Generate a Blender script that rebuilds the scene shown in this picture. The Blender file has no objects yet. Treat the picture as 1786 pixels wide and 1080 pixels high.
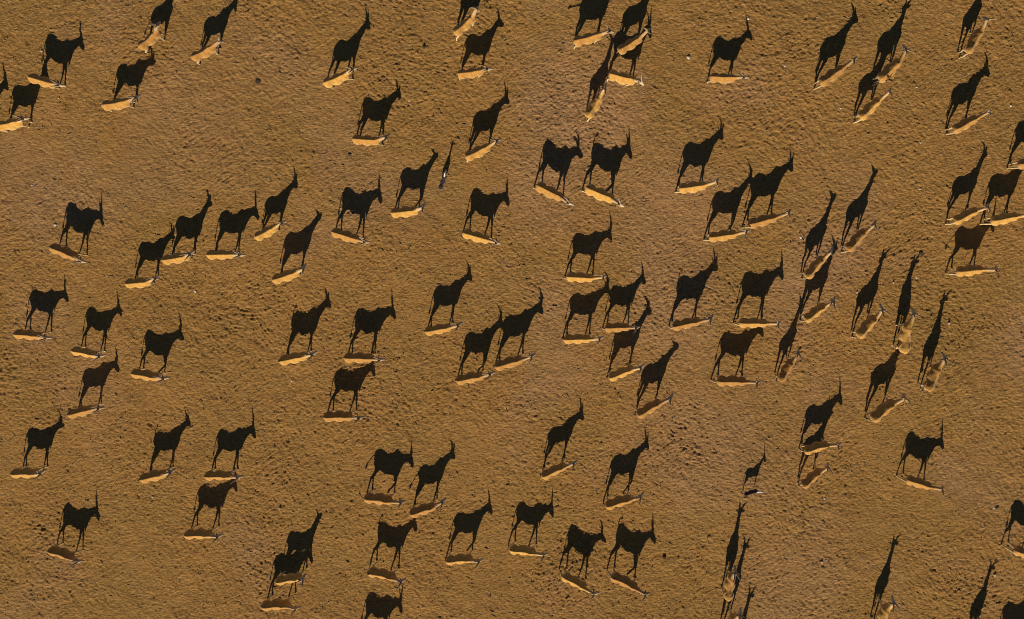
import bpy, bmesh, math, random
import numpy as np
from mathutils import Vector, Matrix

random.seed(7)
rng = np.random.default_rng(11)
SC = bpy.context.scene
COL = SC.collection

# ------------------------------------------------------------------ camera
cam = bpy.data.cameras.new('camera')
cam_ob = bpy.data.objects.new('camera', cam)
COL.objects.link(cam_ob)
cam.sensor_width = 36.0
cam.sensor_fit = 'HORIZONTAL'
cam.lens = 1468.67 * 36.0 / 1786.0
cam.clip_end = 2000
R = Matrix(((0.999978, -0.000565, 0.0066), (0.0, 0.996359, 0.085262), (-0.006624, -0.08526, 0.996337)))
cam_ob.matrix_world = Matrix.Translation((0, 0, 50.213)) @ R.to_4x4()
SC.camera = cam_ob

# ------------------------------------------------------------------ light
SUN_AZ, SUN_EL = 11.46, 27.82          # shadows run 11.5 degrees east of north
world = bpy.data.worlds.new('World')
SC.world = world
world.use_nodes = True
wn = world.node_tree.nodes
sky = wn.new('ShaderNodeTexSky')
sky.sky_type = 'NISHITA'
sky.sun_disc = False
sky.sun_elevation = math.radians(SUN_EL)
sky.sun_rotation = math.radians(180 + SUN_AZ)
sky.altitude = 1400
sky.air_density = 0.6
sky.dust_density = 0.0
sky.ozone_density = 1.5
world.node_tree.links.new(sky.outputs[0], wn['Background'].inputs[0])
wn['Background'].inputs[1].default_value = 0.06

sun = bpy.data.lights.new('sun', 'SUN')
sun.energy = 5.0
sun.angle = math.radians(0.5)
sun.color = (1.0, 0.90, 0.76)
sun_ob = bpy.data.objects.new('sun', sun)
COL.objects.link(sun_ob)
ce, se = math.cos(math.radians(SUN_EL)), math.sin(math.radians(SUN_EL))
ray = Vector((math.sin(math.radians(SUN_AZ)) * ce, math.cos(math.radians(SUN_AZ)) * ce, -se))
sun_ob.rotation_euler = ray.to_track_quat('-Z', 'Y').to_euler()
sun_ob.location = (-20, -60, 60)

vs = SC.view_settings
vs.view_transform = 'Standard'
vs.look = 'None'
vs.exposure = 0.0
vs.gamma = 1.0
vs.use_curve_mapping = False
SC.render.engine = 'CYCLES'
SC.cycles.max_bounces = 4
SC.cycles.diffuse_bounces = 1
SC.cycles.filter_width = 0.95

# ------------------------------------------------------------------ helpers
def link(name, me, mat=None, parent=None):
    o = bpy.data.objects.new(name, me)
    COL.objects.link(o)
    if mat is not None and not me.materials:
        me.materials.append(mat)
    if parent is not None:
        o.parent = parent
    return o

def tag(o, label, cat, group=None):
    o['label'] = label
    o['category'] = cat
    if group:
        o['group'] = group

def new_mat(name, rough=0.9):
    m = bpy.data.materials.new(name)
    m.use_nodes = True
    b = m.node_tree.nodes['Principled BSDF']
    b.inputs['Roughness'].default_value = rough
    b.inputs['Specular IOR Level'].default_value = 0.15
    return m, m.node_tree.nodes, m.node_tree.links, b

def ramp(nodes, stops):
    r = nodes.new('ShaderNodeValToRGB')
    e = r.color_ramp.elements
    while len(e) < len(stops):
        e.new(0.5)
    for el, (p, c) in zip(e, stops):
        el.position = p
        el.color = (*c, 1)
    return r

# ------------------------------------------------------------------ ground
def fft_noise(shape, res, wl, seed, aniso=None):
    """gaussian-filtered white noise, unit variance; aniso = (long, short, angle)"""
    g = np.random.default_rng(seed).standard_normal(shape)
    fy = np.fft.fftfreq(shape[0], res)[:, None]
    fx = np.fft.rfftfreq(shape[1], res)[None, :]
    if aniso is None:
        q = (fx ** 2 + fy ** 2) * wl ** 2
    else:
        L, S, a = aniso
        u = fx * math.cos(a) + fy * math.sin(a)
        v = -fx * math.sin(a) + fy * math.cos(a)
        q = (u * L) ** 2 + (v * S) ** 2
    H = np.exp(-q * 2.5)
    n = np.fft.irfft2(np.fft.rfft2(g) * H, s=shape)
    return n / n.std()

RES = 0.058
GX0, GX1, GY0, GY1 = -34.2, 33.5, -25.6, 16.0
NX = int(round((GX1 - GX0) / RES)) + 1
NY = int(round((GY1 - GY0) / RES)) + 1
shape = (NY, NX)
xs = GX0 + np.arange(NX) * RES
ys = GY0 + np.arange(NY) * RES

# trampled streaks: six directions blended by slow fields, so neighbours run alike
dirs = [math.radians(a) for a in (-62, -35, -12, 15, 42, 78)]
wts = np.stack([fft_noise(shape, RES, 2.6, 40 + i) for i in range(6)])
wts = np.exp(0.9 * wts)
wts *= np.array([1.5, 2.0, 0.9, 0.6, 1.4, 0.9])[:, None, None]
wts /= np.sqrt((wts ** 2).sum(0))
streak = np.zeros(shape)
for i, a in enumerate(dirs):
    streak += wts[i] * fft_noise(shape, RES, 0, 60 + i, (0.20, 0.057, a))
rough = 1.0 + 0.18 * fft_noise(shape, RES, 3.5, 21)
rough = np.clip(rough, 0.6, 1.6)
H = 0.0150 * streak * rough
H += 0.009 * fft_noise(shape, RES, 0.085, 23) * rough
H += 0.010 * fft_noise(shape, RES, 0.7, 24)
H += 0.030 * fft_noise(shape, RES, 4.0, 25)
# hoof prints: oval dips with a pushed-up rim
NP = 11000
px = rng.uniform(GX0 + 0.5, GX1 - 0.5, NP)
py = rng.uniform(GY0 + 0.5, GY1 - 0.5, NP)
pa = rng.normal(0.25, 0.7, NP)
pl = rng.uniform(0.07, 0.14, NP)
pw = rng.uniform(0.05, 0.08, NP)
pd = rng.uniform(0.006, 0.034, NP)
K = 7
off = np.arange(-K, K + 1)
OX, OY = np.meshgrid(off, off)
for k in range(NP):
    ci = int((px[k] - GX0) / RES)
    cj = int((py[k] - GY0) / RES)
    dx = xs[ci] - px[k] + OX * RES
    dy = ys[cj] - py[k] + OY * RES
    c, s = math.cos(pa[k]), math.sin(pa[k])
    r2 = ((dx * c + dy * s) / pl[k]) ** 2 + ((-dx * s + dy * c) / pw[k]) ** 2
    rr = rough[cj, ci]
    H[cj - K:cj + K + 1, ci - K:ci + K + 1] += pd[k] * rr * (0.9 * np.exp(-0.28 * r2) - 1.6 * np.exp(-r2))
# fade to flat at the border, so the sheet joins the far ground
ex = np.minimum(xs - GX0, GX1 - xs)
ey = np.minimum(ys - GY0, GY1 - ys)
edge = np.clip(np.minimum(ex[None, :], ey[:, None]) / 0.8, 0, 1)
H *= edge

def ground_z(x, y):
    i = int(round((x - GX0) / RES))
    j = int(round((y - GY0) / RES))
    if 0 <= i < NX and 0 <= j < NY:
        return float(H[j, i])
    return 0.0

XX, YY = np.meshgrid(xs, ys)
V = np.stack([XX, YY, H], -1).reshape(-1, 3)
idx = np.arange(NX * NY).reshape(NY, NX)
F = np.stack([idx[:-1, :-1], idx[:-1, 1:], idx[1:, 1:], idx[1:, :-1]], -1).reshape(-1, 4)
# far ground: eight big quads round the sheet, out to the horizon
B = 900.0
ox = [-B, GX0, float(xs[-1]), B]
oy = [-B, GY0, float(ys[-1]), B]
oV = np.array([(x, y, 0.0) for y in oy for x in ox])
n0 = len(V)
oF = []
for j in range(3):
    for i in range(3):
        if i == 1 and j == 1:
            continue
        a = n0 + j * 4 + i
        oF.append((a, a + 1, a + 5, a + 4))
V = np.concatenate([V, oV])
F = np.concatenate([F, np.array(oF)])
gm = bpy.data.meshes.new('ground')
gm.vertices.add(len(V))
gm.vertices.foreach_set('co', V.astype(np.float32).ravel())
gm.loops.add(F.size)
gm.loops.foreach_set('vertex_index', F.astype(np.int32).ravel())
gm.polygons.add(len(F))
gm.polygons.foreach_set('loop_start', np.arange(0, F.size, 4, dtype=np.int32))
gm.polygons.foreach_set('loop_total', np.full(len(F), 4, np.int32))
gm.polygons.foreach_set('use_smooth', np.ones(len(F), bool))
gm.update(calc_edges=True)
gm.validate()

m, N, L, bs = new_mat('dry_trampled_sand', 0.95)
bs.inputs['Specular IOR Level'].default_value = 0.05
tc = N.new('ShaderNodeTexCoord')
def noise(scale, detail=4, rough_=0.6, dist=0.0, vec=None):
    n = N.new('ShaderNodeTexNoise')
    n.inputs['Scale'].default_value = scale
    n.inputs['Detail'].default_value = detail
    n.inputs['Roughness'].default_value = rough_
    n.inputs['Distortion'].default_value = dist
    L.new(vec if vec is not None else tc.outputs['Object'], n.inputs['Vector'])
    return n
def mix(a, b, fac, mode='MIX'):
    mx = N.new('ShaderNodeMix')
    mx.data_type = 'RGBA'
    mx.blend_type = mode
    for sock, v in ((mx.inputs[6], a), (mx.inputs[7], b)):
        if isinstance(v, tuple):
            sock.default_value = (*v, 1)
        else:
            L.new(v, sock)
    if isinstance(fac, (int, float)):
        mx.inputs[0].default_value = fac
    else:
        L.new(fac, mx.inputs[0])
    return mx.outputs[2]
def soft(n, lo, hi, top=1.0):
    r = N.new('ShaderNodeMapRange')
    r.inputs[1].default_value = lo
    r.inputs[2].default_value = hi
    r.inputs[4].default_value = top
    L.new(n.outputs[0], r.inputs[0])
    return r.outputs[0]
OCHRE, STRAW, DUSTY, OLIVE, BROWN, RUST = (0.395, 0.205, 0.056), (0.58, 0.350, 0.128), (0.44, 0.245, 0.122), (0.330, 0.188, 0.047), (0.20, 0.098, 0.033), (0.34, 0.150, 0.058)
def strands(angle, scale, seed):
    mp = N.new('ShaderNodeMapping')
    mp.inputs['Rotation'].default_value = (0, 0, math.radians(angle))
    mp.inputs['Scale'].default_value = (1.0, 3.6, 1.0)
    mp.inputs['Location'].default_value = (seed * 13.1, seed * 7.7, 0)
    L.new(tc.outputs['Object'], mp.inputs['Vector'])
    return noise(scale, 5, 0.72, 0.35, mp.outputs[0])
def fmix(a, b, f):
    mx = N.new('ShaderNodeMix')
    L.new(f, mx.inputs[0])
    L.new(a, mx.inputs[2])
    L.new(b, mx.inputs[3])
    return mx.outputs[0]
def val(sock):
    class W:
        outputs = [sock]
    return W
s1 = strands(35, 4.2, 1).outputs[0]
s2 = strands(-28, 4.2, 2).outputs[0]
s3 = strands(4, 4.4, 3).outputs[0]
st = fmix(s1, s2, soft(noise(0.33, 3, 0.5), 0.46, 0.58))
st = fmix(st, s3, soft(noise(0.27, 3, 0.5, 0.3), 0.48, 0.60))
c = mix(OCHRE, OLIVE, soft(noise(0.11, 5, 0.6), 0.47, 0.70, 0.6))
def worn(x, y, r, top):
    '''a worn dusty patch lying at x, y with a ragged edge'''
    d = N.new('ShaderNodeVectorMath')
    d.operation = 'DISTANCE'
    d.inputs[1].default_value = (x, y, 0)
    wob = noise(0.35, 5, 0.65)
    ad = N.new('ShaderNodeVectorMath')
    ad.operation = 'MULTIPLY_ADD'
    L.new(wob.outputs['Color'], ad.inputs[0])
    ad.inputs[1].default_value = (r * 1.3, r * 1.3, 0)
    L.new(tc.outputs['Object'], ad.inputs[2])
    sb = N.new('ShaderNodeVectorMath')
    sb.operation = 'SUBTRACT'
    L.new(ad.outputs[0], sb.inputs[0])
    sb.inputs[1].default_value = (r * 0.65, r * 0.65, 0)
    L.new(sb.outputs[0], d.inputs[0])
    mr = N.new('ShaderNodeMapRange')
    mr.interpolation_type = 'SMOOTHSTEP'
    mr.inputs[1].default_value = r
    mr.inputs[2].default_value = r * 0.25
    mr.inputs[4].default_value = top
    L.new(d.outputs['Value'], mr.inputs[0])
    return mr.outputs[0]
PINK = (0.45, 0.252, 0.126)
c = mix(c, DUSTY, soft(noise(0.085, 4, 0.6, 0.4), 0.52, 0.70, 0.7))
for px_, py_, pr_, pt_ in ((3.5, 7.5, 5.5, 0.7), (9.0, 1.0, 6.0, 0.5), (9.5, -4.5, 4.5, 0.5), (11.5, -12.5, 6.5, 0.5), (17.0, -21.0, 6.0, 0.4), (1.5, 2.5, 4.0, 0.5)):
    c = mix(c, PINK, worn(px_, py_, pr_, pt_))
c = mix(c, BROWN, soft(noise(0.9, 6, 0.65), 0.54, 0.80, 0.4))
c = mix(c, STRAW, soft(val(st), 0.50, 0.68, 0.85))
c = mix(c, BROWN, soft(val(st), 0.50, 0.34, 0.75))
c = mix(c, STRAW, soft(noise(7.5, 6, 0.8, 0.8), 0.56, 0.72, 0.55))
c = mix(c, OLIVE, soft(noise(2.9, 6, 0.75), 0.56, 0.75, 0.5))
c = mix(c, RUST, soft(noise(4.3, 6, 0.8), 0.56, 0.74, 0.45))
c = mix(c, BROWN, soft(noise(16.0, 3, 0.7), 0.58, 0.72, 0.7))
c = mix(c, STRAW, soft(noise(14.0, 3, 0.7), 0.60, 0.72, 0.7))
L.new(c, bs.inputs['Base Color'])
bp = N.new('ShaderNodeBump')
bp.inputs['Strength'].default_value = 0.9
bp.inputs['Distance'].default_value = 0.06
L.new(noise(9.0, 6, 0.75, 0.6).outputs[0], bp.inputs['Height'])
bp2 = N.new('ShaderNodeBump')
bp2.inputs['Strength'].default_value = 1.0
bp2.inputs['Distance'].default_value = 0.10
L.new(st, bp2.inputs['Height'])
L.new(bp.outputs[0], bp2.inputs['Normal'])
L.new(bp2.outputs[0], bs.inputs['Normal'])
ground = link('ground', gm, m)
ground['kind'] = 'structure'

# ------------------------------------------------------------------ animal materials
def coat_material(name, hue):
    m, N, L, b = new_mat(name, 0.75)
    a = N.new('ShaderNodeAttribute')
    a.attribute_name = 'coat'
    oi = N.new('ShaderNodeObjectInfo')
    tc = N.new('ShaderNodeTexCoord')
    n = N.new('ShaderNodeTexNoise')
    n.inputs['Scale'].default_value = 9
    n.inputs['Detail'].default_value = 6
    L.new(tc.outputs['Object'], n.inputs['Vector'])
    mr = N.new('ShaderNodeMapRange')
    mr.inputs[1].default_value = 0.25
    mr.inputs[2].default_value = 0.75
    mr.inputs[3].default_value = 0.70
    mr.inputs[4].default_value = 1.22
    L.new(n.outputs[0], mr.inputs[0])
    hs = N.new('ShaderNodeHueSaturation')
    L.new(a.outputs['Color'], hs.inputs['Color'])
    r1 = N.new('ShaderNodeMapRange')
    r1.inputs[3].default_value = 0.80
    r1.inputs[4].default_value = 1.15
    L.new(oi.outputs['Random'], r1.inputs[0])
    mu = N.new('ShaderNodeMath')
    mu.operation = 'MULTIPLY'
    L.new(mr.outputs[0], mu.inputs[0])
    L.new(r1.outputs[0], mu.inputs[1])
    L.new(mu.outputs[0], hs.inputs['Value'])
    r2 = N.new('ShaderNodeMapRange')
    r2.inputs[3].default_value = 0.494
    r2.inputs[4].default_value = 0.504
    L.new(oi.outputs['Random'], r2.inputs[0])
    L.new(r2.outputs[0], hs.inputs['Hue'])
    L.new(hs.outputs[0], b.inputs['Base Color'])
    b.inputs['Sheen Weight'].default_value = 0.15
    bp = N.new('ShaderNodeBump')
    bp.inputs['Strength'].default_value = 0.25
    bp.inputs['Distance'].default_value = 0.02
    L.new(n.outputs[0], bp.inputs['Height'])
    L.new(bp.outputs[0], b.inputs['Normal'])
    return m
M_COAT = coat_material('antelope_coat', 0)
M_HORN, N_, L_, b_ = new_mat('horn_keratin', 0.55)
wv = N_.new('ShaderNodeTexNoise')
wv.inputs['Scale'].default_value = 30
rp = ramp(N_, [(0.3, (0.27, 0.18, 0.10)), (0.75, (0.50, 0.36, 0.21))])
L_.new(wv.outputs[0], rp.inputs[0])
L_.new(rp.outputs[0], b_.inputs['Base Color'])
def plain(name, col, var=0.35, rough=0.85, scale=20):
    m, N, L, b = new_mat(name, rough)
    n = N.new('ShaderNodeTexNoise')
    n.inputs['Scale'].default_value = scale
    n.inputs['Detail'].default_value = 5
    r = ramp(N, [(0.3, tuple(v * (1 - var) for v in col)), (0.7, tuple(min(1, v * (1 + var)) for v in col))])
    L.new(n.outputs[0], r.inputs[0])
    L.new(r.outputs[0], b.inputs['Base Color'])
    return m
M_EAR = plain('ear_hide', (0.42, 0.26, 0.12))
M_TAIL = plain('tail_hide', (0.34, 0.19, 0.08))
M_TUFT = plain('tail_tuft', (0.03, 0.022, 0.018))
M_HOOF = plain('hoof', (0.04, 0.032, 0.028))
M_STONE = plain('pale_stone', (0.62, 0.53, 0.42), 0.25)
M_DUNG = plain('dry_dung', (0.075, 0.05, 0.028), 0.5)

# ------------------------------------------------------------------ animal geometry
PEAKED = [(0, 1.0), (0.13, 0.91), (0.36, 0.72), (0.62, 0.44), (0.86, 0.08), (1.0, -0.28), (0.96, -0.57), (0.70, -0.84), (0.30, -0.98)]
PEAKED = [(0.0, 1.0)] + PEAKED[1:] + [(0.0, -1.0)] + [(-u, v) for u, v in reversed(PEAKED[1:])]

def loft(bm, secs, seg=14, prof=None):
    """secs: (centre, radius sideways, radius other, side vector or None). Closed tube."""
    rings = []
    n = len(secs)
    if prof is None:
        prof = [(math.cos(2 * math.pi * k / seg), math.sin(2 * math.pi * k / seg)) for k in range(seg)]
    seg = len(prof)
    for i, (c, ra, rb) in enumerate(secs):
        c = Vector(c)
        p = Vector(secs[max(i - 1, 0)][0])
        q = Vector(secs[min(i + 1, n - 1)][0])
        t = (q - p).normalized()
        side = Vector((0, 1, 0)) - t * t.y
        if side.length < 0.25:
            side = Vector((1, 0, 0)) - t * t.x
        side.normalize()
        up = t.cross(side)
        rings.append([bm.verts.new(c + side * (ra * u) + up * (rb * v)) for u, v in prof])
    for a, b in zip(rings, rings[1:]):
        for k in range(seg):
            k2 = (k + 1) % seg
            bm.faces.new((a[k], a[k2], b[k2], b[k]))
    bm.faces.new(list(reversed(rings[0])))
    bm.faces.new(rings[-1])

def dirv(p, y):
    return Vector((math.cos(p) * math.cos(y), math.cos(p) * math.sin(y), math.sin(p)))

GAITS = {   # hoof shift along the body: hind right, hind left, front right, front left; lifted fore leg
    'A': (-0.30, 0.06, -0.20, 0.24, None),
    'B': (-0.30, 0.02, 0.02, 0.14, 2),
    'C': (-0.26, 0.00, -0.12, 0.18, None),
    'D': (-0.16, -0.06, -0.18, 0.12, None),
    'E': (0.04, -0.32, 0.16, -0.20, None),
    'F': (0.02, -0.26, 0.20, -0.08, None),
    'S': (-0.05, 0.02, 0.02, -0.04, None),
}

def coat_colours(co, nrm, P):
    """fixed coat pattern by place on the body"""
    n = len(co)
    tan = np.array(P['tan'])
    pale = np.array(P['pale'])
    dark = np.array(P['dark'])
    col = np.tile(tan, (n, 1))
    def put(c, w):
        nonlocal col
        w = np.clip(w, 0, 1)[:, None]
        col = col * (1 - w) + c * w
    x, y, z = co.T
    body = (x > -0.95) & (x < 0.75)
    put(pale, np.clip((1.22 - z) / 0.5, 0, 1) * 0.55 * body)
    put(pale, np.clip((0.86 - z) / 0.25, 0, 1) * 0.5 * body)                 # belly and legs
    put(pale, np.clip((-0.72 - x) / 0.12, 0, 1) * np.clip((1.30 - z) / 0.2, 0, 1) * 0.6)   # rump cheeks
    put(pale, np.clip((0.60 - z) / 0.2, 0, 1) * (np.abs(y) < 0.45) * 0.6)
    put(dark, np.clip(1 - np.abs(y) / 0.03, 0, 1) * (nrm[:, 2] > 0.5) * (x > -0.7) * (x < 0.6) * 0.55)   # stripe along the spine
    # neck and head, measured along their axes
    for a, b, c, amt, r in P['axes']:
        a, b = np.array(a), np.array(b)
        d = b - a
        t = np.clip(((co - a) @ d) / (d @ d), 0, 1)
        dist = np.linalg.norm(co - (a + t[:, None] * d), axis=1)
        put(np.array(c), amt * np.clip((r - dist) / (0.3 * r), 0, 1) * np.clip(t * 4, 0, 1))
    put(np.array((0.035, 0.028, 0.024)), np.clip((0.055 - z) / 0.02, 0, 1))     # hooves
    return col

def build_animal(name, par, gait='C', tail='hang', horn_k=1.0, kind='eland', seed=0, fork=False, curve=0.04):
    x0, y0, head, sc, npitch, nyaw, hpitch, hyaw, hl = par
    rnd = random.Random(seed)
    small = kind == 'small'
    npitch, nyaw, hpitch, hyaw = (math.radians(v) for v in (npitch, nyaw, hpitch, hyaw))
    npitch = max(npitch, math.radians(4))
    w = rnd.uniform(0.92, 1.08) * (0.82 if small else 1.0)        # girth
    g = rnd.uniform(0.96, 1.05) * (0.92 if small else 1.0)
    hump = rnd.uniform(-0.015, 0.04)
    bm = bmesh.new()
    trunk = [(-0.90, 1.18, 0.08, 0.08), (-0.875, 1.185, 0.16, 0.18), (-0.80, 1.195, 0.235, 0.255), (-0.66, 1.195, 0.28, 0.285),
             (-0.48, 1.155, 0.285, 0.235), (-0.34, 1.12, 0.275, 0.23), (-0.12, 1.09, 0.275, 0.335), (0.06, 1.09, 0.285, 0.325),
             (0.23, 1.11, 0.315 + hump * .5, 0.235), (0.37, 1.145, 0.355 + hump, 0.255), (0.48, 1.135, 0.315 + hump * .5, 0.235),
             (0.59, 1.10, 0.25, 0.18), (0.67, 1.08, 0.17, 0.11), (0.70, 1.08, 0.07, 0.045)]
    loft(bm, [((x, 0, z - 0.015), hw * w, (hh + 0.022) * g) for x, z, hh, hw in trunk], 20, PEAKED)
    # neck, head
    nb = Vector((0.55, 0, 1.25))
    nd = dirv(npitch, nyaw)
    poll = nb + nd * 0.62
    hd = dirv(hpitch, nyaw + hyaw)
    nose = poll + hd * 0.42
    base = Vector((0.40, 0, 1.17))
    th = 0.8 if small else 1.0
    loft(bm, [(base, 0.13 * w, 0.26), (nb.lerp(poll, 0.05), 0.125 * th, 0.23 * th), (nb.lerp(poll, 0.35), 0.11 * th, 0.185 * th),
              (nb.lerp(poll, 0.7), 0.095 * th, 0.15 * th), (nb.lerp(poll, 1.0), 0.09, 0.125), (poll + nd * 0.06, 0.05, 0.06)], 14)
    up = (hd.cross(Vector((0, 1, 0)) - hd * hd.y)).normalized()
    if up.z < 0:
        up = -up
    loft(bm, [(poll - hd * 0.08, 0.06, 0.07), (poll - hd * 0.01, 0.10, 0.125), (poll.lerp(nose, 0.25), 0.108, 0.130),
              (poll.lerp(nose, 0.55), 0.080, 0.105), (poll.lerp(nose, 0.85), 0.062, 0.075), (nose - hd * 0.01, 0.060, 0.062), (nose + hd * 0.012, 0.03, 0.03)], 12)
    # dewlap: a blade from the throat to the brisket
    if not small:
        dl = rnd.uniform(0.8, 1.25)
        thr = nb.lerp(poll, 0.62) - Vector((0, 0, 0.10))
        a0 = Vector((0.58, 0, 0.92))
        loft(bm, [(thr, 0.03, 0.06), (thr.lerp(a0, 0.4) - Vector((0, 0, 0.02)), 0.03, 0.08), (Vector((0.70, 0, 0.97)), 0.03, 0.08 * dl),
                  (Vector((0.69, 0, 0.88)), 0.03, 0.06 * dl), (Vector((0.68, 0, 0.87 - 0.10 * dl)), 0.026, 0.04), (Vector((0.675, 0, 0.87 - 0.18 * dl)), 0.018, 0.02)], 10)
    # legs
    G = GAITS[gait]
    lift = G[4]
    k = 0.9 if small else 1.12
    for li, (side, hind) in enumerate(((-1, True), (1, True), (-1, False), (1, False))):
        d = G[li] + rnd.uniform(-0.03, 0.03)
        if hind:
            pts = [((-0.61, 0.14, 1.14), 0.155, 0.23), ((-0.59, 0.17, 0.95), 0.12, 0.165), ((-0.61, 0.165, 0.80), 0.070, 0.095),
                   ((-0.68, 0.15, 0.62), 0.052, 0.072), ((-0.745, 0.14, 0.51), 0.044, 0.060), ((-0.725, 0.135, 0.38), 0.040, 0.048),
                   ((-0.69, 0.13, 0.15), 0.038, 0.042), ((-0.67, 0.13, 0.075), 0.042, 0.048), ((-0.645, 0.13, 0.03), 0.048, 0.058), ((-0.635, 0.13, 0.0), 0.048, 0.062)]
            top = 1.05
        else:
            pts = [((0.38, 0.14, 1.07), 0.115, 0.20), ((0.37, 0.15, 0.88), 0.082, 0.12), ((0.37, 0.145, 0.72), 0.058, 0.070),
                   ((0.40, 0.13, 0.48), 0.050, 0.056), ((0.405, 0.13, 0.42), 0.048, 0.052), ((0.40, 0.125, 0.34), 0.039, 0.041),
                   ((0.40, 0.12, 0.14), 0.037, 0.039), ((0.41, 0.12, 0.07), 0.042, 0.046), ((0.425, 0.12, 0.03), 0.048, 0.056), ((0.435, 0.12, 0.0), 0.048, 0.060)]
            top = 0.95
        if not hind:
            pts = [((c[0] + 0.10, c[1], c[2]), ra, rb) for c, ra, rb in pts]
        out = []
        if lift == li and not hind:      # fore leg picked up: cannon folded back under the knee
            pts = [((0.38, 0.14, 1.07), 0.115, 0.20), ((0.38, 0.15, 0.86), 0.085, 0.15), ((0.42, 0.145, 0.68), 0.066, 0.095),
                   ((0.47, 0.13, 0.50), 0.050, 0.056), ((0.46, 0.13, 0.45), 0.048, 0.050), ((0.38, 0.125, 0.38), 0.040, 0.042),
                   ((0.23, 0.12, 0.26), 0.037, 0.039), ((0.17, 0.12, 0.20), 0.042, 0.046), ((0.13, 0.12, 0.15), 0.048, 0.052), ((0.115, 0.12, 0.12), 0.044, 0.050)]
            pts = [((c[0] + 0.13, c[1], c[2]), ra, rb) for c, ra, rb in pts]
            d = 0.0
        for (c, ra, rb) in pts:
            t = min(1.0, max(0.0, (top - c[2]) / top))
            x = c[0] + d * t ** 1.1
            z = c[2]
            out.append(((x, side * c[1] * w ** 0.5, z), ra * k, rb * k))
        loft(bm, out, 10)
    me0 = bpy.data.meshes.new('tmp')
    bmesh.ops.recalc_face_normals(bm, faces=bm.faces)
    bm.to_mesh(me0)
    bm.free()
    ob0 = bpy.data.objects.new('tmp', me0)
    COL.objects.link(ob0)
    rm = ob0.modifiers.new('r', 'REMESH')
    rm.mode = 'VOXEL'
    rm.voxel_size = 0.034
    rm.use_smooth_shade = True
    sm = ob0.modifiers.new('s', 'SMOOTH')
    sm.factor = 0.5
    sm.iterations = 2
    dg = bpy.context.evaluated_depsgraph_get()
    me = bpy.data.meshes.new_from_object(ob0.evaluated_get(dg))
    bpy.data.objects.remove(ob0)
    bpy.data.meshes.remove(me0)
    me.name = name
    nv = len(me.vertices)
    co = np.empty(nv * 3, np.float32)
    me.vertices.foreach_get('co', co)
    co = co.reshape(-1, 3)
    nr = np.empty(nv * 3, np.float32)
    me.vertex_normals.foreach_get('vector', nr)
    nr = nr.reshape(-1, 3)
    if small:
        P = dict(tan=(0.045, 0.024, 0.016), pale=(0.55, 0.48, 0.40), dark=(0.03, 0.016, 0.01))
        P['axes'] = [(poll - hd * 0.1, nose, (0.75, 0.70, 0.62), 1.0, 0.16), (nb.lerp(poll, 0.1), poll, (0.80, 0.76, 0.70), 1.0, 0.24)]
    else:
        P = dict(tan=(0.52, 0.262, 0.052), pale=(0.74, 0.56, 0.26), dark=(0.15, 0.075, 0.03))
        P['axes'] = [(nb.lerp(poll, 0.3), poll, (0.60, 0.42, 0.22), 0.6, 0.22), (poll, nose, (0.66, 0.52, 0.34), 0.7, 0.16),
                     (poll.lerp(nose, 0.75), nose, (0.10, 0.07, 0.05), 0.6, 0.08)]
    col = coat_colours(co.astype(float), nr, P)
    at = me.attributes.new('coat', 'FLOAT_COLOR', 'POINT')
    at.data.foreach_set('color', np.concatenate([col, np.ones((nv, 1))], 1).astype(np.float32).ravel())
    me.materials.clear()
    root = link(name, me, M_COAT)
    s = sc
    root.scale = (s, s, s)
    root.rotation_euler = (0, 0, math.radians(head))
    root.location = (x0, y0, ground_z(x0, y0) - 0.01)
    # horns
    lat = Vector((-math.sin(nyaw + hyaw), math.cos(nyaw + hyaw), 0))
    hp2 = hpitch + math.radians(155)
    hdir = dirv(hp2, nyaw + hyaw)
    hlen = hl * horn_k
    bow = dirv(hp2 - math.radians(90), nyaw + hyaw)      # horns that sweep back bulge forward half way up
    for sd in (-1, 1):
        b2 = bmesh.new()
        st = poll + up * 0.06 + lat * (0.05 * sd)
        secs = []
        for q in range(9):
            t = q / 8
            bend = bow * (curve * math.sin(t * math.pi) * hlen)
            tw = 1 + 0.12 * math.sin(t * 16)
            r = (0.052 * (1 - t) + 0.015) * (0.6 if small else 1.0) * (tw if t < 0.6 else 1)
            secs.append((st + hdir * (hlen * 1.02 * t) + lat * (sd * ((0.24 if fork else 0.10) + 0.08 * t) * t * hlen / 0.6) + bend, r, r))
        loft(b2, secs, 7)
        mh = bpy.data.meshes.new('horn')
        b2.to_mesh(mh)
        b2.free()
        mh.shade_smooth()
        link('horn', mh, M_HORN, root)
        # ear: a cupped leaf held out sideways and a little back
        b3 = bmesh.new()
        es = poll + lat * (0.075 * sd) + up * 0.02
        ed = (lat * sd + Vector((0, 0, 0.9 if fork else 0.1)) + hd * -0.3 + up * 0.15).normalized()
        el = 0.20
        secs = []
        for q, wd in enumerate((0.02, 0.045, 0.058, 0.045, 0.012)):
            secs.append((es + ed * (el * q / 4), wd * (1.0), 0.014))
        loft(b3, secs, 8)
        mr = bpy.data.meshes.new('ear')
        b3.to_mesh(mr)
        b3.free()
        mr.shade_smooth()
        link('ear', mr, M_EAR, root)
    # tail
    b4 = bmesh.new()
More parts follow.
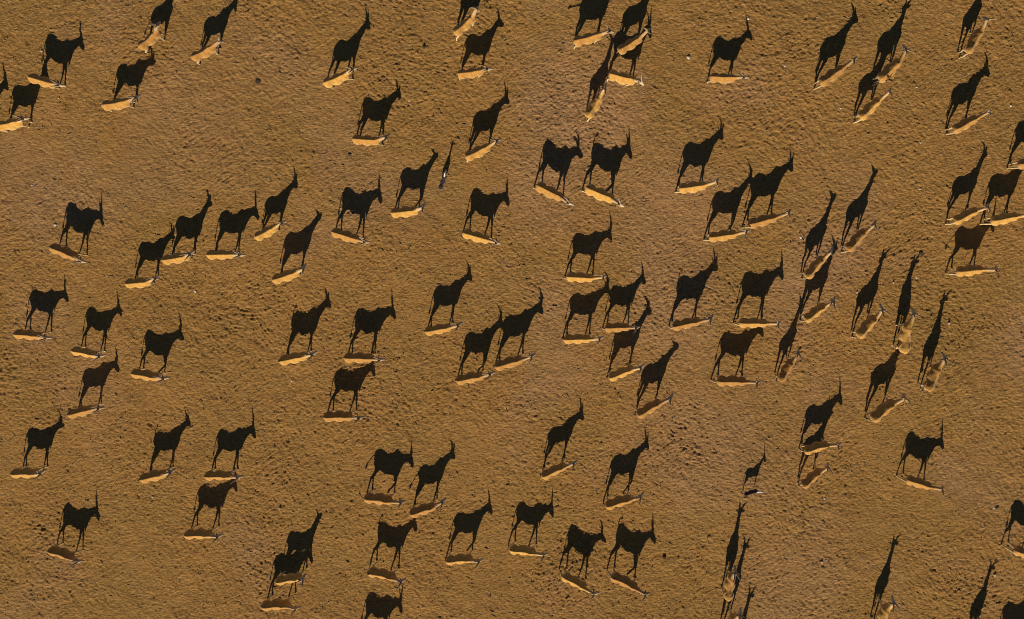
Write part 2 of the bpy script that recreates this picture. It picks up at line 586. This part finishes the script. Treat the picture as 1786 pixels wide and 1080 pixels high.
    if tail == 'hang':
        tp = [(-0.84, 0, 1.28), (-0.93, 0, 1.20), (-0.955, 0.01, 0.98), (-0.955, 0.02, 0.72)]
        tt = [(-0.955, 0.02, 0.73), (-0.955, 0.025, 0.62), (-0.95, 0.03, 0.50)]
    elif tail == 'back':
        tp = [(-0.84, 0, 1.28), (-0.95, 0, 1.24), (-1.10, 0.05, 1.06), (-1.20, 0.10, 0.85)]
        tt = [(-1.20, 0.10, 0.86), (-1.25, 0.12, 0.76), (-1.28, 0.13, 0.64)]
    elif tail == 'up':
        tp = [(-0.82, 0, 1.30), (-0.90, 0, 1.40), (-0.90, 0.02, 1.52), (-0.84, 0.04, 1.58)]
        tt = [(-0.85, 0.04, 1.575), (-0.78, 0.06, 1.60), (-0.72, 0.08, 1.56)]
    else:   # swung far out behind
        tp = [(-0.84, 0, 1.28), (-1.0, 0, 1.28), (-1.22, 0.04, 1.27), (-1.40, 0.08, 1.25)]
        tt = [(-1.38, 0.08, 1.25), (-1.48, 0.10, 1.25), (-1.58, 0.12, 1.20)]
    loft(b4, [(p, r, r) for p, r in zip(tp, (0.045, 0.032, 0.022, 0.018))], 8)
    mt = bpy.data.meshes.new('tail')
    b4.to_mesh(mt)
    b4.free()
    mt.shade_smooth()
    to = link('tail', mt, M_TAIL, root)
    b5 = bmesh.new()
    loft(b5, [(p, r, r) for p, r in zip(tt, (0.022, 0.055, 0.012))], 8)
    mf = bpy.data.meshes.new('tuft')
    b5.to_mesh(mf)
    b5.free()
    mf.shade_smooth()
    link('tuft', mf, M_TUFT, to)
    return root

# ------------------------------------------------------------------ the herd
# x, y, heading, size, neck pitch and yaw, head pitch and yaw, horn length; stride; tail; look
HERD = [
    ((-21.01, 11.32, 38.8, 0.93, 51, 14, -39, 12, 0.62), 'C', 'back', 'eland', 0.92, 0.04, 'tan eland facing away at top left, head up, left of another at the edge'),
    ((-17.89, 10.59, 27.34, 0.94, 22, 0, -62, 0, 0.62), 'C', 'hang', 'eland', 0.92, 0.17, 'pale tan eland near top left with ringed horns laid back, head to the upper right'),
    ((-27.18, 8.91, -16.42, 0.98, 27, 5, -36, 9, 0.53), 'D', 'hang', 'eland', 0.92, 0.04, 'tan eland at upper left angled down-right above the eland at the left edge'),
    ((-23.01, 7.67, 9.05, 0.98, 10, 9, -31, 23, 0.51), 'C', 'hang', 'eland', 0.92, 0.17, 'upper left eland heading right, white-legged, alone below the two at the top'),
    ((-29.25, 6.53, 11.3, 0.97, 40, 3, -38, 2, 0.62), 'C', 'hang', 'eland', 0.92, 0.04, 'eland half cut by the left edge near the top, one white foreleg stretched ahead'),
    ((-31.71, 5.930000000000001, 11.3, 0.97, 40, 3, -38, 2, 0.62), 'C', 'hang', 'eland', 0.92, 0.04, 'eland outside the left edge, only the shadow of its horned head showing'),
    ((-10.31, 9.07, 22.45, 0.96, 38, 2, -35, 4, 0.61), 'E', 'hang', 'eland', 0.92, 0.04, 'eland climbing right near the top with tall straight horns in its shadow'),
    ((-2.96, 12.11, 40.75, 0.97, 55, 13, -49, 11, 0.62), 'C', 'hang', 'eland', 0.92, 0.04, 'golden eland at the top edge left of centre, its shadow cut by the frame'),
    ((-2.61, 9.4, 7.26, 0.94, 53, -5, -23, 6, 0.56), 'D', 'hang', 'eland', 0.92, 0.17, 'eland near the top whose shadow horns curl back over a lowered nape'),
    ((-8.65, 5.58, -3.66, 0.97, 25, 19, -36, 24, 0.54), 'F', 'hang', 'eland', 0.92, 0.04, 'eland below the top row turning its dark-eared head up to the left'),
    ((-2.22, 4.95, 25.39, 0.98, 19, 5, -36, 2, 0.59), 'C', 'hang', 'eland', 0.92, 0.04, 'bright golden eland on a slant, white foreleg and head, right of the small antelope'),
    ((-6.46, 1.49, 6.07, 0.98, 45, 14, -22, 33, 0.54), 'B', 'hang', 'eland', 0.6, 0.04, 'eland left of the small antelope, head turned away so the shadow shows two ears'),
    ((-4.38, 3.26, 69.48, 0.56, 58, 1, -26, 3, 0.69), 'S', 'hang', 'small', 0.92, 0.04, 'small dark antelope with a white patch, casting a thin upright shadow between two elands'),
    ((4.07, 11.3, 14.94, 1.04, 41, -6, -42, -4, 0.62), 'D', 'swing', 'eland', 0.92, 0.04, 'eland near the top edge with its tail tuft swung out behind in the shadow'),
    ((6.47, 11.0, 31.51, 0.98, 45, 8, -45, 6, 0.62), 'C', 'hang', 'eland', 0.92, 0.04, 'eland lying across the shadow of another eland near the top edge'),
    ((4.44, 7.57, 56.9, 0.95, 46, 9, -17, 1, 0.61), 'C', 'hang', 'eland', 0.92, 0.04, 'slim eland seen steeply from behind, its long narrow shadow reaching a neighbour'),
    ((6.06, 9.05, -13.78, 1.01, 59, -13, -40, -11, 0.52), 'D', 'hang', 'eland', 0.92, 0.04, 'eland near the top with its pale head bent down and two straight shadow horns'),
    ((11.83, 9.09, -2.0, 0.93, 39, -3, -27, 9, 0.62), 'D', 'hang', 'eland', 0.92, 0.04, 'eland standing square to the right, nearest the largest white stone'),
    ((17.99, 9.25, 34.35, 1.03, 17, 5, -27, -1, 0.6), 'C', 'hang', 'eland', 0.92, 0.04, 'eland near the top right with short hooked shadow horns, left of an overlapping pair'),
    ((21.25, 9.54, 43.56, 1.03, 16, 26, -30, 30, 0.55), 'C', 'hang', 'eland', 0.92, 0.04, 'upper eland of the overlapping pair near the top right, ears spread in its shadow'),
    ((20.26, 7.42, 44.53, 1.0, 37, 3, -36, 2, 0.62), 'C', 'hang', 'eland', 0.92, 0.04, 'lower eland of the overlapping pair near the top right, its shadow head covered'),
    ((26.02, 11.2, 59.17, 0.97, 34, 25, -48, 16, 0.62), 'C', 'hang', 'eland', 0.92, 0.04, 'brown-backed eland at the top right corner walking away, shadow cut by the edge'),
    ((25.71, 6.51, 29.22, 0.98, 15, 1, -32, -7, 0.57), 'D', 'hang', 'eland', 0.92, 0.17, 'eland near the right edge with a beard-like dewlap in its shadow, below the corner one'),
    ((29.6, 4.27, 7.64, 1.01, 38, 0, -38, 0, 0.62), 'C', 'hang', 'eland', 0.92, 0.04, 'eland mostly outside the right edge, only pale hindquarters inside the frame'),
    ((-26.41, -0.89, -22.83, 1.0, 20, -1, -43, 2, 0.59), 'A', 'hang', 'eland', 0.92, 0.04, 'eland near the left edge sloping down-right with upright double horns in its shadow'),
    ((-22.15, -2.65, 4.91, 0.93, 21, 18, -34, 16, 0.57), 'C', 'hang', 'eland', 0.92, 0.17, 'smaller eland whose shadow touches the back of the eland up to its right'),
    ((-19.85, -1.2, 9.19, 0.99, 51, 11, -24, 19, 0.57), 'C', 'hang', 'eland', 0.92, 0.17, "eland lit along the back where another eland's shadow ends at its rump"),
    ((-17.24, -1.0, 0.76, 0.99, 22, -2, -41, -2, 0.64), 'D', 'hang', 'eland', 0.92, 0.04, 'level eland left of centre between a slanted pair, horns bolt upright in shadow'),
    ((-14.58, 0.34, 27.2, 0.91, 24, 2, -41, 4, 0.55), 'C', 'hang', 'eland', 0.92, 0.04, 'small reddish eland walking up-right, its back lit orange'),
    ((-13.43, -2.22, 18.12, 1.02, 37, 7, -25, 33, 0.52), 'C', 'hang', 'eland', 0.6, 0.04, 'eland whose shadow head faces away with two ears spread, left of centre'),
    ((-9.92, 0.07, -17.18, 1.01, 27, 2, -41, 7, 0.55), 'A', 'hang', 'eland', 0.92, 0.04, 'wide-striding eland sloping down-right, horns upright, left of centre above the middle'),
    ((-2.32, 0.02, -15.84, 1.0, 27, -1, -42, 5, 0.53), 'A', 'hang', 'eland', 0.92, 0.04, 'wide-striding eland sloping down-right just right of its look-alike above the middle'),
    ((-4.56, -5.36, 10.27, 0.98, 28, 6, -34, 15, 0.54), 'C', 'hang', 'eland', 0.92, 0.04, 'eland near the middle alone, heading right with one ear out below the horns'),
    ((1.93, 2.58, -26.34, 1.05, 34, -12, -21, 18, 0.57), 'A', 'hang', 'eland', 0.92, 0.17, 'left of two side-by-side elands sloping down-right above centre, bluish shadow'),
    ((4.83, 2.47, -21.98, 1.11, 44, -18, -35, 13, 0.47), 'B', 'up', 'eland', 0.92, 0.04, 'right of two side-by-side elands above centre, tail lifted and one foreleg raised'),
    ((10.2, 2.91, 7.75, 1.01, 27, 10, -38, 19, 0.52), 'C', 'hang', 'eland', 0.92, 0.17, 'eland right of centre heading right below the top row, single curved horn in shadow'),
    ((11.99, 0.11, 7.86, 1.02, 36, 7, -30, 4, 0.61), 'B', 'hang', 'eland', 0.92, 0.17, 'eland whose shadow nose meets the rump of the bigger shadow on its right'),
    ((14.27, 0.98, 15.03, 1.09, 19, 7, -43, 13, 0.52), 'A', 'hang', 'eland', 0.92, 0.04, 'large eland with a broad shadow, in front of the one following close behind'),
    ((3.74, -2.33, -3.25, 0.99, 13, 10, -43, 6, 0.6), 'A', 'hang', 'eland', 0.92, 0.17, 'eland at centre with thick horns swept upright, above two close-set shadows'),
    ((17.37, -1.66, 50.1, 1.0, 46, 9, -20, 0, 0.58), 'C', 'hang', 'eland', 0.6, 0.04, 'hornless-looking slim eland walking away, its shadow ears spread like a fork'),
    ((19.73, -0.1, 47.66, 0.99, 41, 6, -24, 5, 0.57), 'C', 'hang', 'eland', 0.6, 0.04, 'eland walking away with a long giraffe-like shadow, head dark against the sand'),
    ((26.0, 1.29, 27.07, 0.97, 65, 7, -25, 14, 0.54), 'C', 'hang', 'eland', 0.92, 0.17, 'eland at the right edge following another, hind leg trailing far back'),
    ((28.21, 1.1, 11.18, 1.02, 46, 0, -58, 0, 0.62), 'C', 'hang', 'eland', 0.92, 0.04, 'bulky eland cut by the right edge with another eland right behind its tail'),
    ((26.38, -1.91, 5.79, 1.0, 37, -7, -53, -5, 0.62), 'A', 'back', 'eland', 0.92, 0.04, 'long level eland at the right with a dark back, its shadow head hidden under another'),
    ((17.48, -4.33, 36.81, 0.96, 49, 12, -23, 9, 0.68), 'C', 'hang', 'eland', 0.92, 0.04, 'eland walking up-right whose shadow joins the back of the eland above it'),
    ((20.51, -5.13, 49.75, 1.01, 29, 18, -30, 33, 0.63), 'C', 'hang', 'eland', 0.92, 0.04, 'eland walking away with a slanted back, between the tall pair and the shadowed one'),
    ((22.68, -5.73, 84.2, 1.13, 8, -13, -37, 28, 0.37), 'S', 'hang', 'eland', 0.92, 0.04, 'eland seen straight from behind with a shadow lying across its own back'),
    ((24.42, -8.1, 68.61, 1.05, 32, 11, -28, 22, 0.6), 'C', 'hang', 'eland', 0.92, 0.04, 'eland with a mottled dark patch on its back and the longest thin shadow, right side'),
    ((-28.8, -5.74, -4.88, 0.97, 17, -2, -44, 2, 0.58), 'A', 'hang', 'eland', 0.92, 0.04, 'leftmost eland of the middle row, level, at the left edge'),
    ((-25.51, -6.81, -11.49, 0.93, 32, 9, -37, 12, 0.58), 'C', 'hang', 'eland', 0.92, 0.04, 'second eland of the middle row from the left edge, dark-backed and short'),
    ((-21.93, -8.14, -10.84, 0.98, 21, 11, -34, 4, 0.66), 'B', 'hang', 'eland', 0.92, 0.17, 'pale-flanked eland at the left with one foreleg bent and a thin curved horn shadow'),
    ((-25.86, -10.3, 14.46, 0.94, 10, -4, -42, -6, 0.57), 'C', 'hang', 'eland', 0.92, 0.17, 'small eland walking up-right at the left below the middle row'),
    ((-29.37, -14.06, 0.37, 0.97, 29, 12, -30, 19, 0.55), 'C', 'hang', 'eland', 0.92, 0.17, 'eland at the left edge in the lower part, head low with short backswept horns'),
    ((-21.66, -14.21, 12.53, 0.99, 25, 9, -33, 12, 0.57), 'C', 'up', 'eland', 0.92, 0.04, 'eland at lower left with a tail bump on its shadow, lone between two others'),
    ((-17.77, -14.19, -0.42, 0.99, 17, 2, -42, -2, 0.65), 'C', 'hang', 'eland', 0.92, 0.04, 'eland standing level at lower left, back to back with the shadow just below it'),
    ((-13.11, -7.08, 11.57, 1.02, 29, 4, -32, 17, 0.53), 'C', 'up', 'eland', 0.92, 0.04, 'eland left of centre heading right with a ragged rump on its shadow'),
    ((-9.27, -7.07, -1.53, 1.02, 17, -1, -39, 0, 0.6), 'C', 'hang', 'eland', 0.92, 0.04, 'level eland left of centre whose flank covers the horns of the shadow below it'),
    ((-10.52, -10.57, 0.63, 1.05, 26, 1, -45, 1, 0.62), 'A', 'hang', 'eland', 0.92, 0.04, 'level eland below another, its shadow horns hidden under that eland, left of centre'),
    ((-2.72, -8.25, 10.74, 1.01, 29, 9, -28, 1, 0.63), 'B', 'hang', 'eland', 0.92, 0.17, 'eland near the middle whose shadow nose touches the larger shadow on the right'),
    ((-0.42, -7.32, 15.83, 1.06, 16, 5, -40, 3, 0.6), 'A', 'hang', 'eland', 0.92, 0.17, 'large eland near the middle with its broad shadow over a golden flank, horns tall'),
    ((3.6, -5.94, 1.36, 1.0, 28, 4, -33, 16, 0.53), 'C', 'hang', 'eland', 0.92, 0.17, 'level eland right of centre, rear one of two close behind each other'),
    ((5.94, -5.27, 2.0, 0.91, 46, 1, -37, 8, 0.55), 'A', 'hang', 'eland', 0.92, 0.04, "smaller eland right of centre, its flank edged by the next shadow's hump"),
    ((6.2, -7.92, 22.04, 1.0, 48, 2, -24, 8, 0.61), 'C', 'hang', 'eland', 0.92, 0.17, 'eland right of centre with a bristly hump on its shadow'),
    ((7.86, -10.02, 30.98, 1.03, 28, 0, -20, 19, 0.55), 'C', 'hang', 'eland', 0.6, 0.04, 'slanted eland right of centre with shadow ears spread and a shaggy dewlap'),
    ((9.95, -5.0, 11.75, 1.05, 29, 5, -36, 23, 0.53), 'C', 'up', 'eland', 0.92, 0.04, 'eland right of centre with a jagged tail top on its shadow, heading right'),
    ((13.84, -4.98, -0.23, 1.04, 20, 2, -46, 6, 0.56), 'C', 'hang', 'eland', 0.92, 0.04, 'level eland on the right whose flank hides the horns of the shadow beneath'),
    ((12.68, -8.42, -1.02, 1.08, 27, 3, -44, 2, 0.62), 'A', 'hang', 'eland', 0.92, 0.04, 'level eland on the right standing directly below another, pale rump patch'),
    ((2.25, -13.81, 24.8, 0.99, 17, 3, -40, 1, 0.58), 'C', 'hang', 'eland', 0.92, 0.04, 'narrow eland heading up-right at lower centre with a slim curving neck shadow'),
    ((6.13, -15.71, 16.84, 1.02, 23, 8, -37, 10, 0.56), 'B', 'hang', 'eland', 0.92, 0.04, 'eland at lower centre right with front hooves together and dark horns raised'),
    ((15.88, -7.72, 59.62, 0.94, 28, 8, -33, 5, 0.62), 'C', 'hang', 'eland', 0.92, 0.04, 'small slim eland walking away on the right, its shadow head running under another'),
    ((21.62, -10.1, 40.66, 1.09, 44, 8, -47, 6, 0.62), 'C', 'hang', 'eland', 0.92, 0.17, 'eland on the right walking up-right with a black head and horn pair'),
    ((17.82, -12.41, 16.64, 0.94, 27, -6, -41, -7, 0.63), 'C', 'hang', 'eland', 0.92, 0.04, 'dark brown shaded eland standing in the shadow of the one just below'),
    ((17.58, -14.21, 42.49, 0.95, 44, 14, -46, 10, 0.62), 'C', 'hang', 'eland', 0.92, 0.04, 'eland curled with head turned up, just below the dark brown shaded one'),
    ((23.93, -14.57, -17.62, 0.99, 19, 11, -44, 2, 0.63), 'A', 'hang', 'eland', 0.92, 0.04, 'lone eland at lower right sloping down-right with two long upright horns'),
    ((-27.42, -19.04, -18.84, 0.96, 23, 7, -41, 2, 0.67), 'A', 'hang', 'eland', 0.92, 0.04, 'eland at the lower left corner sloping down-right with long upright horns'),
    ((-19.05, -17.78, -0.1, 1.03, 25, 4, -48, 2, 0.62), 'A', 'hang', 'eland', 0.92, 0.04, 'level eland directly below another at lower left, pale rump patch'),
    ((-13.66, -20.52, 8.78, 1.0, 59, 18, -24, 31, 0.56), 'C', 'hang', 'eland', 0.6, 0.04, 'eland with pale far legs showing, standing in the shadow of the eland below'),
    ((-14.5, -22.13, 3.19, 1.02, 19, -9, -51, -5, 0.62), 'A', 'hang', 'eland', 0.92, 0.04, 'lowest eland at the bottom left, its shadow lying over the one above'),
    ((-8.21, -15.59, -6.91, 1.04, 2, 3, -48, 11, 0.49), 'B', 'back', 'eland', 0.92, 0.04, 'eland at the bottom centre-left with one foreleg bent, left of a close neighbour'),
    ((-5.56, -16.21, 17.46, 1.01, 10, 18, -31, 2, 0.59), 'C', 'back', 'eland', 0.92, 0.17, 'eland at the bottom centre-left with a thin tail trailing, right of a close neighbour'),
    ((-8.07, -20.23, -13.69, 1.06, 37, 11, -46, 7, 0.62), 'A', 'up', 'eland', 0.92, 0.04, 'eland near the bottom edge, tail tip raised, horns hidden under the eland above'),
    ((-3.41, -19.31, 4.38, 0.99, 31, 1, -39, 4, 0.58), 'B', 'hang', 'eland', 0.92, 0.04, 'eland at the bottom centre with a bent foreleg, left of a dark-backed eland'),
    ((0.4, -18.77, -7.2, 0.98, 16, 2, -47, 2, 0.61), 'A', 'hang', 'eland', 0.92, 0.04, 'eland at the bottom centre with blunt head lowered and one broad horn shadow'),
    ((3.49, -20.68, -29.15, 1.03, 26, 7, -29, 17, 0.56), 'A', 'hang', 'eland', 0.92, 0.17, 'left of two side-by-side elands at the bottom sloping down-right'),
    ((6.5, -20.66, -26.75, 1.09, 29, 4, -40, 14, 0.56), 'B', 'up', 'eland', 0.92, 0.04, 'right of two side-by-side elands at the bottom, tail lifted and one foreleg raised'),
    ((-8.9, -24.75, -7.65, 1.01, 17, -17, -46, -8, 0.6), 'A', 'hang', 'eland', 0.92, 0.04, 'eland below the bottom edge, only its horned head and back shadow showing'),
    ((12.81, -20.82, 81.2, 1.04, 48, 6, -28, 1, 0.7), 'C', 'hang', 'eland', 0.92, 0.04, 'eland seen from behind near the bottom, split by shadow, nearly straight up'),
    ((12.88, -23.3, 67.29, 1.06, 52, 5, -26, 7, 0.78), 'C', 'hang', 'eland', 0.92, 0.04, 'brown eland cut by the bottom edge right behind another seen from behind'),
    ((13.339999999999998, -26.22, 73.28, 1.03, 36, 0, -29, 17, 0.61), 'C', 'hang', 'eland', 0.92, 0.04, 'eland below the bottom edge, only its head shadow showing beside two others'),
    ((22.08, -22.74, 73.28, 1.03, 36, 0, -29, 17, 0.61), 'C', 'hang', 'eland', 0.92, 0.04, 'eland cut by the bottom edge at lower right with a long thin shadow'),
    ((27.99, -24.21, 67.52, 1.02, 28, 6, -33, 15, 0.59), 'C', 'hang', 'eland', 0.92, 0.04, 'eland below the bottom edge at the right, only its long-necked shadow showing'),
    ((30.3, -24.91, 7.98, 0.98, 38, 0, -38, 0, 0.62), 'C', 'hang', 'eland', 0.92, 0.04, 'eland below the bottom right corner, only the top of its back shadow showing'),
    ((30.48, -18.85, -18.27, 1.02, 38, 0, -38, 0, 0.62), 'A', 'hang', 'eland', 0.92, 0.04, 'eland cut by the right edge near the bottom with one pale hind leg trailing'),
    ((14.09, -15.27, 17.7, 0.55, 56, -4, -40, -11, 0.7), 'C', 'hang', 'small', 1.3, 0.04, 'small black antelope with a white face and straight horns, facing right'),
]
for i, (par, gait, tail, kind, hk, curve, label) in enumerate(HERD):
    small = kind == 'small'
    o = build_animal('small_antelope' if small else 'eland', par, gait, tail, hk, kind, 100 + i, hk < 0.7, curve)
    if small:
        tag(o, label, 'antelope', 'small dark antelopes among the herd')
    else:
        tag(o, label, 'eland', 'elands walking over the sand')

# ------------------------------------------------------------------ stones and droppings
def lump(name, mat, x, y, r, seed, flat=0.7):
    rd = random.Random(seed)
    bm = bmesh.new()
    bmesh.ops.create_icosphere(bm, subdivisions=2, radius=1.0)
    ph = [rd.uniform(0, 6) for _ in range(6)]
    for v in bm.verts:
        k = 1 + 0.16 * math.sin(2.2 * v.co.x + ph[0]) + 0.14 * math.sin(2.7 * v.co.y + ph[1]) + 0.10 * math.sin(4 * v.co.z + ph[2]) + rd.uniform(-0.06, 0.06)
        v.co *= k
    me = bpy.data.meshes.new(name)
    bm.to_mesh(me)
    bm.free()
    o = link(name, me, mat)
    o.scale = (r * rd.uniform(0.85, 1.2), r * rd.uniform(0.8, 1.1), r * flat)
    o.rotation_euler = (rd.uniform(-0.2, 0.2), rd.uniform(-0.2, 0.2), rd.uniform(0, 6.28))
    o.location = (x, y, ground_z(x, y) + r * flat * 0.55)
    return o

STONES = [
    (9.96, 10.46, 0.10, 'largest white stone, left of the square-standing eland near the top'),
    (-22.33, -15.82, 0.06, 'pale stone below the eland with the tail-bump shadow at lower left'),
    (29.25, -20.6, 0.085, 'white stone beside a thin shadow at the bottom right corner'),
    (18.64, -19.8, 0.055, 'white pebble alone on open ground at lower right'),
    (18.69, -15.85, 0.06, 'white pebble just below the curled eland at lower right'),
    (16.8, 0.01, 0.07, 'white stone left of the fork-eared shadow right of centre'),
    (-13.63, -8.65, 0.06, 'pale pebble left of the level eland standing under another'),
    (-14.54, -16.49, 0.06, 'pale pebble with a long dark streak at lower left centre'),
    (17.36, 12.7, 0.045, 'tiny white pebble near the top edge right of the square-standing eland'),
    (15.54, 9.93, 0.055, 'white pebble left of the hooked-horn eland near the top right'),
    (23.62, 5.54, 0.045, 'tiny white pebble on open sand under the overlapping pair'),
    (28.77, 7.65, 0.06, 'pale stone right of the bearded-shadow eland at the right edge'),
    (23.25, 8.74, 0.045, 'tiny pebble right of the lower overlapping eland'),
    (18.92, 7.53, 0.05, 'small pebble left of the lower overlapping eland'),
    (23.73, 2.84, 0.055, 'white pebble on open sand left of the shadow near the right edge'),
    (23.74, -2.4, 0.055, 'white pebble right of the straight-behind eland\'s shadow'),
    (22.36, -2.67, 0.055, 'white pebble left of the straight-behind eland\'s shadow'),
    (20.2, -3.26, 0.055, 'pale pebble left of the slanted walking-away eland\'s shadow'),
    (25.76, -5.11, 0.065, 'white stone right of the longest thin shadow'),
    (-27.85, 10.88, 0.06, 'pale stone left of a horned shadow at the top left'),
    (-26.93, 8.14, 0.05, 'pale pebble below the hoof of the down-right eland at upper left'),
    (-28.8, 3.09, 0.06, 'pale pebble on open sand by the left edge, upper half'),
    (-27.51, 0.73, 0.085, 'flat pale stone left of the upright-horned shadow at the left'),
    (-19.32, -3.24, 0.07, 'pale stone on open sand below the two overlapping shadows at left'),
    (13.38, 12.64, 0.06, 'white stone right of the square-standing eland\'s shadow horns'),
    (29.01, -16.4, 0.07, 'pale stone near the right edge in the lower part'),
    (-6.35, 7.99, 0.055, 'pale pebble right of the shadow of the head-turning eland'),
    (-11.67, -22.47, 0.05, 'tiny white pebble right of the lowest eland at the bottom'),
]
for i, (x, y, r, lab) in enumerate(STONES):
    tag(lump('stone', M_STONE, x, y, r, 500 + i), lab, 'stone', 'pale stones on the sand')

DUNG = [
    (-5.48, 11.04, 0.10, 'dark dung lump on open sand near the top, left of the curled-horn shadow'),
    (-4.61, 7.52, 0.09, 'small dark dung lump above the bright golden slanted eland'),
    (-15.22, 9.10, 0.15, 'dark dung lump alone left of the tall-horned eland near the top'),
    (9.02, -19.57, 0.12, 'dark dung lump right of the lifted-tail eland at the bottom'),
    (7.79, -14.41, 0.07, 'dark dung lump above right of the hooves-together eland at lower centre'),
    (21.51, -19.86, 0.07, 'dark dung lump left of the long thin shadow at lower right'),
    (23.95, -0.94, 0.12, 'dark dung lump above the straight-behind eland\'s shadow head'),
    (-9.91, 4.9, 0.10, 'dark dung lump above the wide-striding eland left of centre'),
]
for i, (x, y, r, lab) in enumerate(DUNG):
    tag(lump('dung_lump', M_DUNG, x, y, r, 700 + i, 0.5), lab, 'dung', 'dark dung lumps on the sand')

# grit, droppings and straw bits: too many to count
bits = []
faces = []
mats = []
NB = 9000
bx = rng.uniform(-32, 31.5, NB)
by = rng.uniform(-24, 14.5, NB)
for k in range(NB):
    x, y = float(bx[k]), float(by[k])
    z = ground_z(x, y)
    kind = random.random()
    a = random.uniform(0, math.pi)
    if kind < 0.72:
        l, w, h, mi = random.uniform(0.05, 0.16), random.uniform(0.008, 0.016), random.uniform(0.01, 0.025), 0
    elif kind < 0.86:
        l, w, h, mi = random.uniform(0.015, 0.035), random.uniform(0.015, 0.03), random.uniform(0.012, 0.028), 1
    else:
        l, w, h, mi = random.uniform(0.015, 0.032), random.uniform(0.015, 0.03), random.uniform(0.015, 0.03), 2
    ca, sa = math.cos(a), math.sin(a)
    n0 = len(bits)
    for (u, v, q) in ((-l, -w, -.3), (l, -w, -.3), (l, w, -.3), (-l, w, -.3)):
        bits.append((x + ca * u - sa * v, y + sa * u + ca * v, z + q * h))
    for (u, v, q) in ((-l * .7, -w * .6, 1), (l * .7, -w * .6, 1), (l * .7, w * .6, 1), (-l * .7, w * .6, 1)):
        bits.append((x + ca * u - sa * v, y + sa * u + ca * v, z + q * h))
    for f in ((4, 5, 6, 7), (0, 1, 5, 4), (1, 2, 6, 5), (2, 3, 7, 6), (3, 0, 4, 7)):
        faces.append(tuple(n0 + t for t in f))
        mats.append(mi)
me = bpy.data.meshes.new('ground_litter')
me.from_pydata(bits, [], faces)
for mt in (plain('straw', (0.38, 0.25, 0.11)), M_DUNG, plain('grit', (0.50, 0.42, 0.32), 0.2)):
    me.materials.append(mt)
me.polygons.foreach_set('material_index', np.array(mats, np.int32))
lit = link('ground_litter', me)
lit['kind'] = 'stuff'
